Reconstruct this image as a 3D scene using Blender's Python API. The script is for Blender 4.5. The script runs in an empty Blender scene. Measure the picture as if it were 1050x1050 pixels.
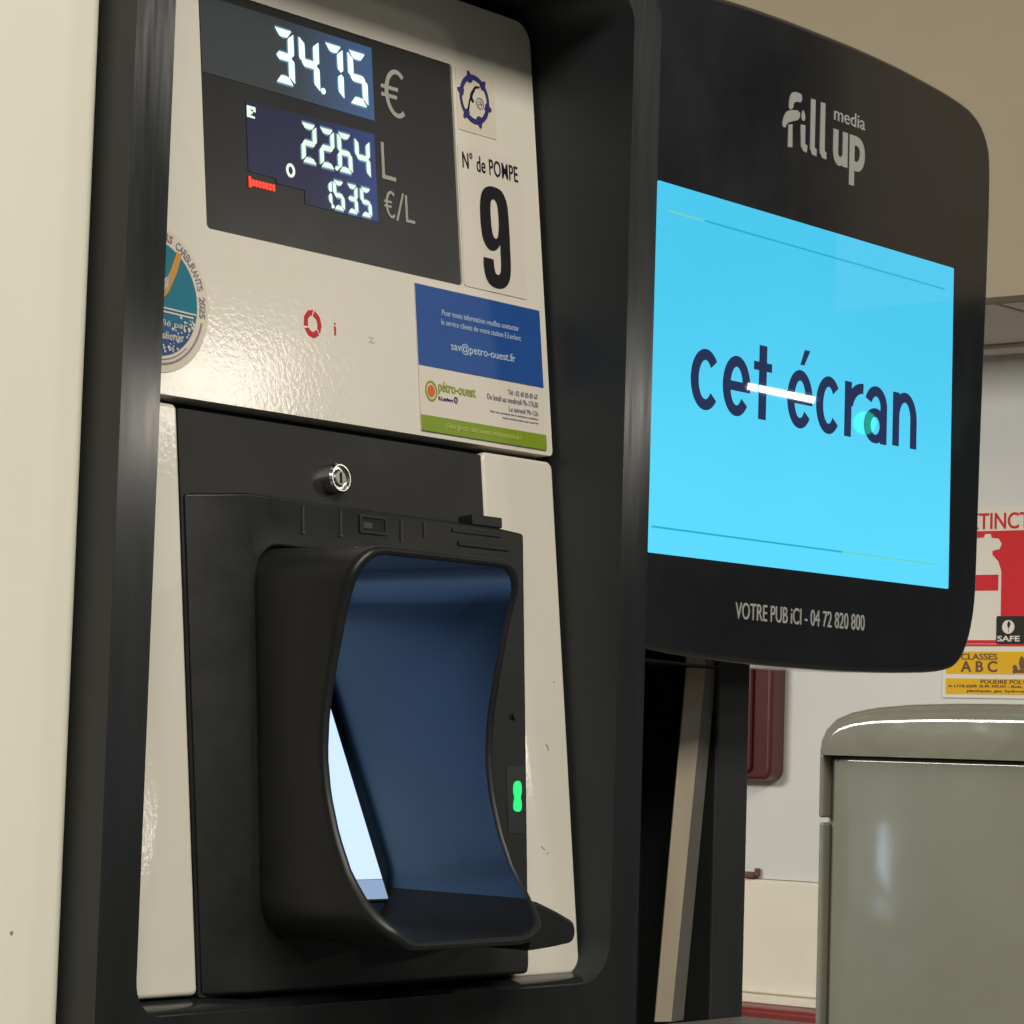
import bpy, bmesh, math, random
from mathutils import Vector, Matrix
random.seed(4)
S = bpy.context.scene

# ------------------------------------------------------------------ camera
CAM_POS = Vector((0.0, -1.15, 1.30))
R_ = Vector((0.62337841, -0.78134861, 0.02989489))
U_ = Vector((-0.08258088, -0.02776984, 0.99619739))
F_ = Vector((0.77754727, 0.62347669, 0.08183558))
cd = bpy.data.cameras.new('camera'); cam = bpy.data.objects.new('camera', cd)
S.collection.objects.link(cam)
cam.matrix_world = Matrix(((R_.x, U_.x, -F_.x, CAM_POS.x), (R_.y, U_.y, -F_.y, CAM_POS.y),
                           (R_.z, U_.z, -F_.z, CAM_POS.z), (0, 0, 0, 1)))
cd.sensor_width = 36; cd.lens = 2900 / 1050 * 36; cd.clip_start = 0.02; cd.clip_end = 500
S.camera = cam

# ------------------------------------------------------------------ world, lamps, exposure
w = bpy.data.worlds.new('World'); S.world = w; w.use_nodes = True
bg = w.node_tree.nodes['Background']
bg.inputs[1].default_value = 0.9
# the rest of the forecourt at night: dim, with softly brighter patches
_t = w.node_tree
_tc = _t.nodes.new('ShaderNodeTexCoord'); _mp = _t.nodes.new('ShaderNodeMapping'); _mp.inputs['Scale'].default_value = (1, 1, .55)
_n = _t.nodes.new('ShaderNodeTexNoise'); _n.inputs['Scale'].default_value = 5.0; _n.inputs['Detail'].default_value = 2.5
_r = _t.nodes.new('ShaderNodeValToRGB'); _e = _r.color_ramp.elements
_e[0].position = .40; _e[0].color = (.022, .026, .034, 1); _e[1].position = .70; _e[1].color = (.78, .77, .74, 1)
_m = _e.new(.54); _m.color = (.10, .107, .115, 1)
_t.links.new(_tc.outputs['Generated'], _mp.inputs[0]); _t.links.new(_mp.outputs[0], _n.inputs['Vector'])
_t.links.new(_n.outputs['Fac'], _r.inputs[0]); _t.links.new(_r.outputs[0], bg.inputs[0])
S.view_settings.view_transform = 'Standard'; S.view_settings.look = 'None'
S.view_settings.exposure = 0; S.view_settings.gamma = 1


def area(name, loc, target, power, sx, sy, col, xaxis=None):
    l = bpy.data.lights.new(name, 'AREA'); l.shape = 'RECTANGLE'; l.size = sx; l.size_y = sy
    l.energy = power; l.color = col
    o = bpy.data.objects.new(name, l); S.collection.objects.link(o)
    zc = (Vector(loc) - Vector(target)).normalized()
    xc = Vector(xaxis or (1, 0, 0)); xc = (xc - zc * xc.dot(zc)).normalized(); yc = zc.cross(xc)
    o.matrix_world = Matrix(((xc.x, yc.x, zc.x, loc[0]), (xc.y, yc.y, zc.y, loc[1]), (xc.z, yc.z, zc.z, loc[2]), (0, 0, 0, 1)))
    return o


WARM = (1.0, 0.935, 0.82)
area('canopy_lamp', (0.6, -3.6, 4.3), (1.2, 0, 1.4), 135, 2.4, 1.0, WARM)
area('canopy_lamp', (-2.3, -3.5, 4.3), (2.5, 0.6, 1.4), 105, 2.4, 1.0, WARM)
area('canopy_lamp', (8.6, -6.9, 4.3), (1.3, 0, 1.5), 27, 0.6, 0.4, WARM)
area('canopy_lamp', (17.6, -17.25, 4.05), (1.1, 0, 1.47), 34, .6, 0.40, WARM)
area('canopy_lamp', (20.5, -14.75, 4.4), (1.57, 0, 1.53), 36, .5, 0.40, WARM)
area('tube_lamp', (19.1, -11.33, 4.2), (1.81, .04, 1.575), 3.5, 0.55, 0.05, (1, .98, .95))
area('green_lamp', (17.5, -9.55, 3.7), (1.94, .04, 1.577), .30, 0.17, 0.17, (.0, 1, .5)).data.shape = 'DISK'
area('tube_lamp', (-.9, 3.33, 1.0), (3.0, .71, 1.17), .5, .012, .24, (.6, .8, 1.0), (.6, .8, 0))
area('wall_fill_light', (0.5, 2.3, 2.3), (4.4, 1.3, 1.4), 78, 1.2, 0.5, (1, .97, .90), (.2, 1, 0))  # added unseen source to brighten the background wall and bin

# ------------------------------------------------------------------ materials


def mat(name, col, rough=.5, metal=0., spec=.5, bump=0., bscale=200., var=0., vscale=8., rvar=0., emit=None, estr=0., coat=0., stretch=(1, 1, 1), bdist=.001):
    m = bpy.data.materials.new(name); m.use_nodes = True
    nt = m.node_tree; b = nt.nodes['Principled BSDF']
    b.inputs['Base Color'].default_value = (*col, 1); b.inputs['Roughness'].default_value = rough
    b.inputs['Metallic'].default_value = metal; b.inputs['Specular IOR Level'].default_value = spec
    b.inputs['Coat Weight'].default_value = coat; b.inputs['Coat Roughness'].default_value = .07
    if emit:
        b.inputs['Emission Color'].default_value = (*emit, 1); b.inputs['Emission Strength'].default_value = estr
    tc = nt.nodes.new('ShaderNodeTexCoord'); mp = nt.nodes.new('ShaderNodeMapping')
    mp.inputs['Scale'].default_value = stretch
    nt.links.new(tc.outputs['Object'], mp.inputs['Vector'])
    if bump:
        n = nt.nodes.new('ShaderNodeTexNoise'); n.inputs['Scale'].default_value = bscale; n.inputs['Detail'].default_value = 2
        nt.links.new(mp.outputs['Vector'], n.inputs['Vector'])
        bp = nt.nodes.new('ShaderNodeBump'); bp.inputs['Strength'].default_value = bump; bp.inputs['Distance'].default_value = bdist
        nt.links.new(n.outputs['Fac'], bp.inputs['Height']); nt.links.new(bp.outputs['Normal'], b.inputs['Normal']); nt.links.new(bp.outputs['Normal'], b.inputs['Coat Normal'])
    if var or rvar:
        n = nt.nodes.new('ShaderNodeTexNoise'); n.inputs['Scale'].default_value = vscale; n.inputs['Detail'].default_value = 6
        n.inputs['Roughness'].default_value = .65
        nt.links.new(mp.outputs['Vector'], n.inputs['Vector'])
        if var:
            r = nt.nodes.new('ShaderNodeMapRange')
            r.inputs[1].default_value = .3; r.inputs[2].default_value = .7
            r.inputs[3].default_value = 1 - var; r.inputs[4].default_value = 1 + var
            nt.links.new(n.outputs['Fac'], r.inputs[0])
            mx = nt.nodes.new('ShaderNodeVectorMath'); mx.operation = 'SCALE'; mx.inputs[0].default_value = col
            nt.links.new(r.outputs[0], mx.inputs['Scale']); nt.links.new(mx.outputs[0], b.inputs['Base Color'])
        if rvar:
            r = nt.nodes.new('ShaderNodeMapRange')
            r.inputs[1].default_value = .3; r.inputs[2].default_value = .7
            r.inputs[3].default_value = max(.02, rough - rvar); r.inputs[4].default_value = rough + rvar
            nt.links.new(n.outputs['Fac'], r.inputs[0]); nt.links.new(r.outputs[0], b.inputs['Roughness'])
    return m


M = {}
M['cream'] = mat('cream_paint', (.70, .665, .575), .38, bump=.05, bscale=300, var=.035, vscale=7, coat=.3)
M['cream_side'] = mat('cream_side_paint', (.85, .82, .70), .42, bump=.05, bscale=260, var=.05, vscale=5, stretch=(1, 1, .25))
M['frame'] = mat('black_frame_plastic', (.0165, .0185, .019), .15, spec=.45, bump=.09, bscale=70, rvar=.05, vscale=16, stretch=(1, 1, .12), var=.2)
M['reveal'] = mat('frame_reveal_plastic', (.019, .0225, .024), .50, spec=.4, bump=.05, bscale=500, rvar=.06, vscale=14, var=.15)
M['cover'] = mat('black_cover', (.018, .0185, .018), .42, spec=.35, bump=.05, bscale=700, rvar=.08, vscale=10, var=.2)
M['terminal'] = mat('black_terminal', (.013, .0138, .0138), .40, spec=.35, bump=.06, bscale=900, rvar=.08, vscale=14, var=.25)
M['hood_in'] = mat('hood_lining', (.0055, .0150, .0250), .32, spec=.6, rvar=.06, vscale=9)
M['hood_in'].node_tree.nodes['Principled BSDF'].inputs['Specular Tint'].default_value = (.62, .88, 1.0, 1)
M['hood'] = mat('hood_black', (.0075, .0085, .009), .42, rvar=.06, vscale=16, var=.2)
M['dark'] = mat('dark_void', (.006, .006, .006), .7)
M['window'] = mat('display_window_tint', (.019, .0187, .017), .28, rvar=.05, vscale=12, var=.08, spec=.4)
M['mark'] = mat('grey_marking', (.36, .35, .31), .5)
M['chrome'] = mat('chrome', (.72, .70, .66), .16, metal=1, rvar=.06, vscale=60)
M['chrome_dark'] = mat('lock_core', (.30, .29, .27), .3, metal=1)
M['screwmark'] = mat('slot_mark', (.05, .048, .044), .5)
M['white'] = mat('sticker_white', (.68, .63, .55), .45, bump=.1, bscale=200)
M['clear'] = mat('sticker_film', (.66, .60, .49), .35, bump=.2, bscale=300)
M['ink'] = mat('black_ink', (.010, .009, .011), .5)
M['ink_grey'] = mat('grey_ink', (.25, .24, .28), .5)
M['navy'] = mat('ring_blue', (.028, .030, .15), .5)
M['faint'] = mat('faint_mark', (.54, .48, .40), .5)
M['card_blue'] = mat('card_blue', (.014, .075, .30), .42, var=.05)
M['card_green'] = mat('card_green', (.20, .30, .018), .45)
M['card_text'] = mat('card_pale_text', (.42, .52, .68), .5)
M['card_text2'] = mat('card_green_text', (.50, .55, .16), .5)
M['petro'] = mat('logo_green', (.28, .33, .045), .5)
M['orange'] = mat('logo_orange', (.62, .14, .025), .5)
M['red_ink'] = mat('red_ink', (.52, .025, .03), .5)
M['purple_ink'] = mat('purple_ink', (.06, .05, .12), .5)
M['gold'] = mat('swoosh_orange', (.60, .28, .05), .5)
M['logo_grey'] = mat('logo_grey', (.36, .36, .34), .5)
M['housing'] = mat('screen_housing_black', (.0115, .0122, .0135), .12, spec=.55, rvar=.05, vscale=6, var=.15, coat=.2)
M['bay'] = mat('bay_black', (.014, .016, .019), .4, rvar=.1, vscale=12, var=.3, stretch=(1, 1, .2))
M['pillar'] = mat('pillar_black', (.016, .0172, .018), .45, rvar=.1, vscale=12, var=.2, stretch=(1, 1, .2))
M['brass'] = mat('strip_champagne', (.50, .43, .32), .34, metal=.45, rvar=.1, vscale=10, var=.12, stretch=(1, 1, .2))
M['ledge'] = mat('ledge_grey', (.16, .15, .135), .5, var=.1)
M['wall'] = mat('wall_grey_white', (.64, .635, .595), .55, var=.05, vscale=1.6, bump=.05, bscale=60)
M['plinth'] = mat('plinth_cream', (.74, .69, .57), .6, var=.05, vscale=5, bump=.5, bscale=22)
M['kerb_red'] = mat('kerb_red', (.20, .022, .018), .4, var=.2, vscale=10)
M['cab_red'] = mat('cabinet_red', (.075, .010, .013), .35, var=.15, vscale=6)
M['fascia'] = mat('fascia_tan', (.275, .220, .145), .65, var=.06, vscale=1.2)
M['soffit'] = mat('soffit_grey', (.52, .48, .42), .6, var=.06, vscale=4)
M['soffit_dark'] = mat('soffit_seam', (.10, .09, .08), .7)
M['bin'] = mat('bin_taupe_gloss', (.215, .213, .165), .15, coat=.7, var=.06, vscale=4, bump=.25, bscale=7, bdist=.004, rvar=.05)
M['bin_lid'] = mat('bin_lid_gloss', (.195, .190, .145), .13, coat=.8, var=.08, vscale=5, bump=.55, bscale=11, bdist=.006)
M['sign_white'] = mat('sign_white', (.74, .70, .60), .6, spec=.2)
M['sign_red'] = mat('sign_red', (.62, .022, .028), .6, spec=.2)
M['sign_yellow'] = mat('sign_yellow', (.74, .43, .015), .6, spec=.2)
M['sign_black'] = mat('sign_black', (.022, .020, .018), .6, spec=.2)
M['sign_brown'] = mat('sign_brown_ink', (.11, .035, .01), .5)
M['rust'] = mat('rust', (.14, .07, .045), .7, var=.3, vscale=60)
M['ground'] = mat('forecourt_concrete', (.22, .21, .19), .8, var=.2, vscale=3, bump=.4, bscale=60)


def emis(name, c1, c2=None, strength=1., axis=0, lo=0., hi=1., rough=.25, base=(.01, .01, .012), noise=0., spec=.5):
    """a backlit panel: emission fades between two colours along one object axis (uneven backlight)"""
    m = bpy.data.materials.new(name); m.use_nodes = True; nt = m.node_tree; b = nt.nodes['Principled BSDF']
    b.inputs['Base Color'].default_value = (*base, 1); b.inputs['Roughness'].default_value = rough
    b.inputs['Specular IOR Level'].default_value = spec
    b.inputs['Emission Strength'].default_value = strength; b.inputs['Emission Color'].default_value = (*c1, 1)
    if c2:
        tc = nt.nodes.new('ShaderNodeTexCoord'); sx = nt.nodes.new('ShaderNodeSeparateXYZ')
        nt.links.new(tc.outputs['Object'], sx.inputs[0])
        r = nt.nodes.new('ShaderNodeMapRange'); r.interpolation_type = 'SMOOTHSTEP'
        r.inputs[1].default_value = lo; r.inputs[2].default_value = hi
        src = sx.outputs[axis]
        if noise:
            n = nt.nodes.new('ShaderNodeTexNoise'); n.inputs['Scale'].default_value = 28; n.inputs['Detail'].default_value = 3
            nt.links.new(tc.outputs['Object'], n.inputs['Vector'])
            ma = nt.nodes.new('ShaderNodeMath'); ma.operation = 'MULTIPLY_ADD'
            ma.inputs[1].default_value = noise
            nt.links.new(n.outputs['Fac'], ma.inputs[0]); nt.links.new(src, ma.inputs[2]); src = ma.outputs[0]
        nt.links.new(src, r.inputs[0])
        mx = nt.nodes.new('ShaderNodeMix'); mx.data_type = 'RGBA'
        mx.inputs['A'].default_value = (*c1, 1); mx.inputs['B'].default_value = (*c2, 1)
        nt.links.new(r.outputs[0], mx.inputs['Factor']); nt.links.new(mx.outputs['Result'], b.inputs['Emission Color'])
    return m


# ------------------------------------------------------------------ geometry helpers
ROOT = {}


def prop(o, label=None, cat=None, group=None, kind=None):
    if label: o['label'] = label
    if cat: o['category'] = cat
    if group: o['group'] = group
    if kind: o['kind'] = kind
    return o


def thing(name, loc, label, cat, group=None):
    o = bpy.data.objects.new(name, None); S.collection.objects.link(o)
    o.location = loc; o.empty_display_size = .05
    return prop(o, label, cat, group)


def base_of(o):
    t = Vector((0, 0, 0))
    while o: t += Vector(o.location); o = o.parent
    return t


def link(name, bm, m, parent=None, bevel=0., smooth=True, angle=35, seg=2, origin=None):
    org = base_of(parent) if parent else Vector(origin or (0, 0, 0))
    bmesh.ops.recalc_face_normals(bm, faces=bm.faces)
    for v in bm.verts: v.co -= org
    me = bpy.data.meshes.new(name); bm.to_mesh(me); bm.free()
    me.materials.append(m)
    if smooth:
        for p in me.polygons: p.use_smooth = True
        me.set_sharp_from_angle(angle=math.radians(angle))
    o = bpy.data.objects.new(name, me); S.collection.objects.link(o)
    if parent: o.parent = parent
    else: o.location = org
    if bevel:
        md = o.modifiers.new('bevel', 'BEVEL'); md.width = bevel; md.segments = seg; md.limit_method = 'ANGLE'
        md.angle_limit = math.radians(40); md.harden_normals = True
    return o


def slab_bm(bm, loops, front, back):
    """solid with outer loop, holes; front(u,v) and back(u,v) give 3-D points"""
    fe, fv, bv = [], [], []
    for L in loops:
        a = [bm.verts.new(front(u, v)) for u, v in L]; b = [bm.verts.new(back(u, v)) for u, v in L]
        fv.append(a); bv.append(b)
    for side in (fv, bv):
        if len(loops) == 1:
            bm.faces.new(side[0])
        else:
            ed = []
            for a in side:
                for i in range(len(a)): ed.append(bm.edges.new((a[i], a[(i + 1) % len(a)])))
            bmesh.ops.triangle_fill(bm, edges=ed, use_beauty=True, use_dissolve=False)
    for a, b in zip(fv, bv):
        n = len(a)
        for i in range(n):
            bm.faces.new((a[i], a[(i + 1) % n], b[(i + 1) % n], b[i]))


def rrect(u0, v0, u1, v1, r=0., n=6, rs=None):
    """rounded rectangle loop; rs = radii (bl, br, tr, tl)"""
    rs = rs or (r, r, r, r); out = []
    for (cx, cy, sx, sy, a0, rr) in ((u0, v0, 1, 1, 180, rs[0]), (u1, v0, -1, 1, 270, rs[1]), (u1, v1, -1, -1, 0, rs[2]), (u0, v1, 1, -1, 90, rs[3])):
        if rr <= 0: out.append((cx, cy)); continue
        for k in range(n + 1):
            a = math.radians(a0 + 90 * k / n)
            out.append((cx + sx * rr + rr * math.cos(a), cy + sy * rr + rr * math.sin(a)))
    return out


def circ(cx, cy, r, n=48, ry=None, a0=0):
    ry = ry or r
    return [(cx + r * math.cos(a0 + 2 * math.pi * i / n), cy + ry * math.sin(a0 + 2 * math.pi * i / n)) for i in range(n)]


TH = math.atan(0.105)
UPV = Vector((0, math.sin(TH), math.cos(TH))); NRM = Vector((0, -math.cos(TH), math.sin(TH)))
P0 = Vector((0, .0288, 1.182))


def PAN(off):           # the leaning instrument panel: u = X, v = distance up the slope
    return lambda u, v: P0 + Vector((u, 0, 0)) + UPV * v + NRM * off


def FY(y):              # a plane facing the customer
    return lambda u, v: Vector((u, y, v))


def FX(x):              # a plane facing -X: u = Y
    return lambda u, v: Vector((x, u, v))


def slab(name, loops, mapper, o1, o0, m, parent=None, bevel=0., seg=2, origin=None, back=None):
    if not isinstance(loops[0][0], (tuple, list)): loops = [loops]
    bm = bmesh.new(); slab_bm(bm, loops, mapper(o1), back or mapper(o0))
    return link(name, bm, m, parent, bevel, seg=seg, origin=origin)


def multi(name, polys, mapper, o1, o0, m, parent=None, bevel=0.):
    bm = bmesh.new()
    for p in polys:
        slab_bm(bm, p if isinstance(p[0][0], (tuple, list)) else [p], mapper(o1), mapper(o0))
    return link(name, bm, m, parent, bevel)


def box_bm(bm, a, b):
    x0, y0, z0 = a; x1, y1, z1 = b
    v = [bm.verts.new(p) for p in ((x0, y0, z0), (x1, y0, z0), (x1, y1, z0), (x0, y1, z0), (x0, y0, z1), (x1, y0, z1), (x1, y1, z1), (x0, y1, z1))]
    for f in ((0, 3, 2, 1), (4, 5, 6, 7), (0, 1, 5, 4), (1, 2, 6, 5), (2, 3, 7, 6), (3, 0, 4, 7)): bm.faces.new([v[i] for i in f])


def box(name, a, b, m, parent=None, bevel=0., seg=2, origin=None):
    bm = bmesh.new(); box_bm(bm, a, b)
    return link(name, bm, m, parent, bevel, seg=seg, origin=origin)


def glyphs(body, bold=0., spacing=1.):
    cu = bpy.data.curves.new('lettering', 'FONT'); cu.body = body; cu.size = 1; cu.offset = bold
    cu.space_character = spacing; cu.resolution_u = 5; cu.extrude = .5
    ob = bpy.data.objects.new('lettering', cu); S.collection.objects.link(ob)
    dg = bpy.context.evaluated_depsgraph_get(); dg.update()
    me = bpy.data.meshes.new_from_object(ob.evaluated_get(dg))
    bpy.data.objects.remove(ob); bpy.data.curves.remove(cu)
    return me


def add_text(bm, body, rect, mapper, o1, o0, bold=0., spacing=1., shear=0., ref=None, mirror=False):
    """letters stretched into rect (u0,v0,u1,v1)"""
    me = glyphs(body, bold, spacing)
    xs = [v.co.x for v in me.vertices]; ys = [v.co.y for v in me.vertices]
    x0, x1, y0, y1 = min(xs), max(xs), min(ys), max(ys)
    u0, v0, u1, v1 = rect; f1, f0 = mapper(o1), mapper(o0)
    vs = []
    for v in me.vertices:
        tx = (v.co.x - x0) / (x1 - x0); ty = (v.co.y - y0) / (y1 - y0)
        if mirror: tx = 1 - tx
        u = u0 + tx * (u1 - u0) + shear * (ty - .5) * (v1 - v0); vv = v0 + ty * (v1 - v0)
        vs.append(bm.verts.new((f1 if v.co.z > 0 else f0)(u, vv)))
    for p in me.polygons:
        try: bm.faces.new([vs[i] for i in p.vertices])
        except ValueError: pass
    bpy.data.meshes.remove(me)


def text(name, items, mapper, o1, o0, m, parent=None, **kw):
    bm = bmesh.new()
    for it in items:
        k = dict(kw); k.update(it[2] if len(it) > 2 else {})
        add_text(bm, it[0], it[1], mapper, o1, o0, **k)
    o = link(name, bm, m, parent, smooth=False)
    return o


def stroke(pts, wd, taper=1.):
    """polyline turned into a ribbon outline"""
    L, Rr = [], []
    n = len(pts)
    for i, p in enumerate(pts):
        a = Vector(pts[max(0, i - 1)]); b = Vector(pts[min(n - 1, i + 1)]); d = (b - a).normalized()
        h = wd / 2 * (1 + (taper - 1) * i / (n - 1))
        q = Vector((-d.y, d.x)) * h; p = Vector(p)
        L.append(tuple(p + q)); Rr.append(tuple(p - q))
    return L + Rr[::-1]


def earc(cx, cy, rx, ry, wx, wy, a0, a1, n=36):
    A = [math.radians(a0 + (a1 - a0) * i / n) for i in range(n + 1)]
    return [(cx + rx * math.cos(a), cy + ry * math.sin(a)) for a in A] + [(cx + (rx - wx) * math.cos(a), cy + (ry - wy) * math.sin(a)) for a in A[::-1]]


def chaikin(pts, n=2):
    for _ in range(n):
        o = []
        for i in range(len(pts)):
            a, b = pts[i], pts[(i + 1) % len(pts)]
            o += [(a[0] * .75 + b[0] * .25, a[1] * .75 + b[1] * .25), (a[0] * .25 + b[0] * .75, a[1] * .25 + b[1] * .75)]
        pts = o
    return pts


# ------------------------------------------------------------------ setting
g = box('ground', (-30, -30, -.1), (30, 30, 0), M['ground']); prop(g, kind='structure')

# ------------------------------------------------------------------ background wall, canopy, sign
XW = 4.4
wl = thing('wall', (XW + .1, 1.5, 0), 'pale grey painted kiosk wall with a cream plinth behind the bin', 'wall')
box('wall_panel', (XW, .2, 1.067), (XW + .2, 4.2, 2.30), M['wall'], wl)
box('plinth', (XW - .012, .2, .858), (XW + .2, 4.2, 1.066), M['plinth'], wl, .006)
box('plinth_ledge', (XW - .03, .2, .842), (XW + .2, 4.2, .8575), M['plinth'], wl, .003)
kb = box('red_kerb', (XW - .10, .2, 0), (XW + .2, 4.2, .842), M['kerb_red'], wl, .01)
kb['label'] = 'dark red painted base of the wall'
bm = bmesh.new()
box_bm(bm, (XW - .02, 1.768, 1.068), (XW - .003, 1.792, 1.079)); box_bm(bm, (XW - .018, 1.762, 1.071), (XW - .003, 1.7675, 1.086))
clip = link('clip', bm, M['rust'], wl, .002); clip['label'] = 'small rusty clip on the plinth ledge'

cy = thing('canopy', (3.85, 1.5, 2.0), 'tan canopy fascia with a grey panelled soffit above the pale wall', 'canopy')
box('fascia', (3.845, -1.2, 2.0125), (3.90, 5.5, 5.2), M['fascia'], cy)
for a, b in ((-.6, .42), (.42, 1.015), (1.015, 1.68), (1.68, 2.3), (2.3, 3.0), (3.0, 3.7), (3.7, 4.4)):
    box('soffit_panel', (3.901, a + .006, 2.011), (4.62, b - .006, 2.05), M['soffit'], cy, .002)
box('soffit_backing', (3.902, -.6, 2.051), (4.62, 4.4, 2.10), M['soffit_dark'], cy)
box('soffit_trim', (4.28, -.6, 2.002), (4.34, 4.4, 2.0105), M['soffit'], cy, .002)

# fire extinguisher sign on the wall
sg = thing('safety_sign', (XW - .004, 1.26, 1.57), 'white, red and yellow fire extinguisher class sign on the pale wall', 'sign')
FXs = lambda o: FX(XW - .001 - o)
slab('sign_board', rrect(1.140, 1.405, 1.387, 1.742, .004), FXs, .003, 0, M['sign_white'], sg, .001)
# the extinguisher silhouette is the white board showing through the red field
hs = []
cx = 1.312
bot = [(cx - .040, 1.507), (cx - .040, 1.628), (cx - .034, 1.645), (cx - .022, 1.657), (cx - .022, 1.664), (cx - .036, 1.667), (cx - .040, 1.676),
       (cx - .034, 1.685), (cx - .020, 1.687), (cx - .018, 1.694), (cx - .006, 1.694), (cx - .004, 1.688), (cx + .030, 1.686), (cx + .040, 1.676),
       (cx + .034, 1.664), (cx + .022, 1.662), (cx + .022, 1.657), (cx + .034, 1.645), (cx + .040, 1.628), (cx + .040, 1.507)]
slab('red_field', [rrect(1.148, 1.501, 1.379, 1.699, .002), bot[::-1]], FXs, .004, .0031, M['sign_red'], sg)
multi('red_band', [rrect(cx - .034, 1.594, cx + .034, 1.622)], FXs, .004, .0031, M['sign_red'], sg)
multi('red_line', [rrect(1.141, 1.4965, 1.386, 1.4999)], FXs, .0044, .0031, M['sign_red'], sg)
multi('yellow_band', [rrect(1.148, 1.4475, 1.379, 1.487, .002), rrect(1.148, 1.412, 1.379, 1.4395, .002)], FXs, .004, .0031, M['sign_yellow'], sg)
text('heading', [('EXTINCTEUR', (1.154, 1.702, 1.358, 1.731), dict(bold=.012))], FXs, .004, .0031, M['sign_red'], sg, mirror=True)
text('class_lettering', [('CLASSES', (1.277, 1.4725, 1.349, 1.4835), dict(bold=.01)), ('A B C', (1.277, 1.451, 1.349, 1.4705), dict(bold=.02)),
     ('POUDRE POLYVALENTE', (1.163, 1.4305, 1.309, 1.4378), dict(bold=.005)), ('A UTILISER SUR FEUX : Bois, papier, carton,', (1.152, 1.4225, 1.374, 1.4285), dict(bold=.01)),
     ('plastiques, gaz, hydrocarbures', (1.190, 1.4145, 1.336, 1.4205), dict(bold=.01))], FXs, .005, .0041, M['sign_brown'], sg, mirror=True)
fl = [stroke([(1.246, 1.452), (1.238, 1.453), (1.226, 1.453), (1.214, 1.452)], .006), chaikin([(1.248, 1.458), (1.243, 1.466), (1.236, 1.459), (1.24, 1.454)], 2),
      chaikin([(1.232, 1.456), (1.235, 1.47), (1.229, 1.482), (1.222, 1.468), (1.224, 1.456)], 2), chaikin([(1.220, 1.456), (1.216, 1.466), (1.212, 1.459), (1.214, 1.454)], 2)]
multi('fire_symbol', fl, FXs, .005, .0041, M['sign_brown'], sg)
slab('black_badge', rrect(1.200, 1.5005, 1.2795, 1.549, .003), FXs, .0052, .0041, M['sign_black'], sg)
leaf = [(1.2545, 1.541), (1.2505, 1.536), (1.2525, 1.530), (1.256, 1.525), (1.2545, 1.519), (1.2535, 1.523), (1.2575, 1.531), (1.2575, 1.537)]
slab('badge_emblem', [circ(1.2555, 1.530, .0120, 32), chaikin(leaf, 1)[::-1]], FXs, .0062, .0053, M['sign_white'], sg)
text('badge_lettering', [('SAFE', (1.233, 1.5045, 1.2765, 1.5145), dict(bold=.02))], FXs, .0062, .0053, M['sign_white'], sg, mirror=True)

# red cabinet on the wall
rc = thing('red_cabinet', (XW - .05, 1.86, 1.35), 'dark red wall cabinet with rounded lower corners behind the black pillar', 'cabinet')
slab('cabinet_body', rrect(1.715, 1.248, 1.975, 1.75, .02), lambda o: FX(XW - .002 - o), .05, 0, M['cab_red'], rc, .008, 3)
slab('cabinet_door', rrect(1.752, 1.262, 1.962, 1.73, .012), lambda o: FX(XW - .002 - o), .062, .051, M['cab_red'], rc, .006, 3)

# ------------------------------------------------------------------ waste bin
XB = 3.0
wb = thing('waste_bin', (XB + .15, .52, 0), 'glossy taupe rounded bin with a lid in front of the pale wall', 'bin')
FB = lambda o: FX(XB - o)
bm = bmesh.new(); slab_bm(bm, [rrect(XB, .262, XB + .35, .764, n=10, rs=(.055, .03, .03, .055))], lambda u, v: Vector((u, v, 1.2975)), lambda u, v: Vector((u, v, .05)))
link('body', bm, M['bin'], wb, .006, seg=4)
arch = [(.272, 1.2985), (.748, 1.2985), (.7485, 1.303), (.7465, 1.318), (.7405, 1.332), (.727, 1.345), (.706, 1.3535), (.674, 1.3595), (.63, 1.3635), (.57, 1.3655), (.51, 1.3662),
        (.45, 1.3655), (.39, 1.3635), (.346, 1.3595), (.314, 1.3535), (.293, 1.345), (.2795, 1.332), (.2735, 1.318), (.2715, 1.303)]
bm = bmesh.new(); rg = []
for k in range(9):
    a = math.pi / 2 * k / 8; dd = .030 * (1 - math.cos(a)) ; xx = XB + .020 - .034 * math.sin(math.pi / 2 - a)
    dd = .024 * (1 - math.sin(a)); xx = XB - .014 + .034 * (1 - math.cos(a))
    rg.append([Vector((xx, .51 + (y - .51) * 1.032 * (1 - dd / .238 * .8), 1.2985 + (z - 1.2985) * (1 - dd / .068))) for y, z in arch])
rg.append([Vector((XB + .36, .51 + (y - .51) * 1.032, z)) for y, z in arch])
V = [[bm.verts.new(p) for p in q] for q in rg]
for a, b in zip(V, V[1:]):
    for i in range(len(a)): bm.faces.new((a[i], a[(i + 1) % len(a)], b[(i + 1) % len(a)], b[i]))
bm.faces.new(V[0]); bm.faces.new(V[-1])
link('lid', bm, M['bin_lid'], wb, angle=50)
for s, (a, b) in enumerate(((.7425, .7505), (.2695, .2775))):
    box('lid_flange', (XB - .006, a, 1.221), (XB + .33, b, 1.300), M['bin_lid'], wb, .0035, 3)
    box('side_rail', (XB - .004, a, .05), (XB + .33, b, 1.2155), M['bin'], wb, .0035, 3)
box('lid_seam', (XB + .004, .30, 1.290), (XB + .3, .73, 1.2984), M['dark'], wb)

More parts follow.
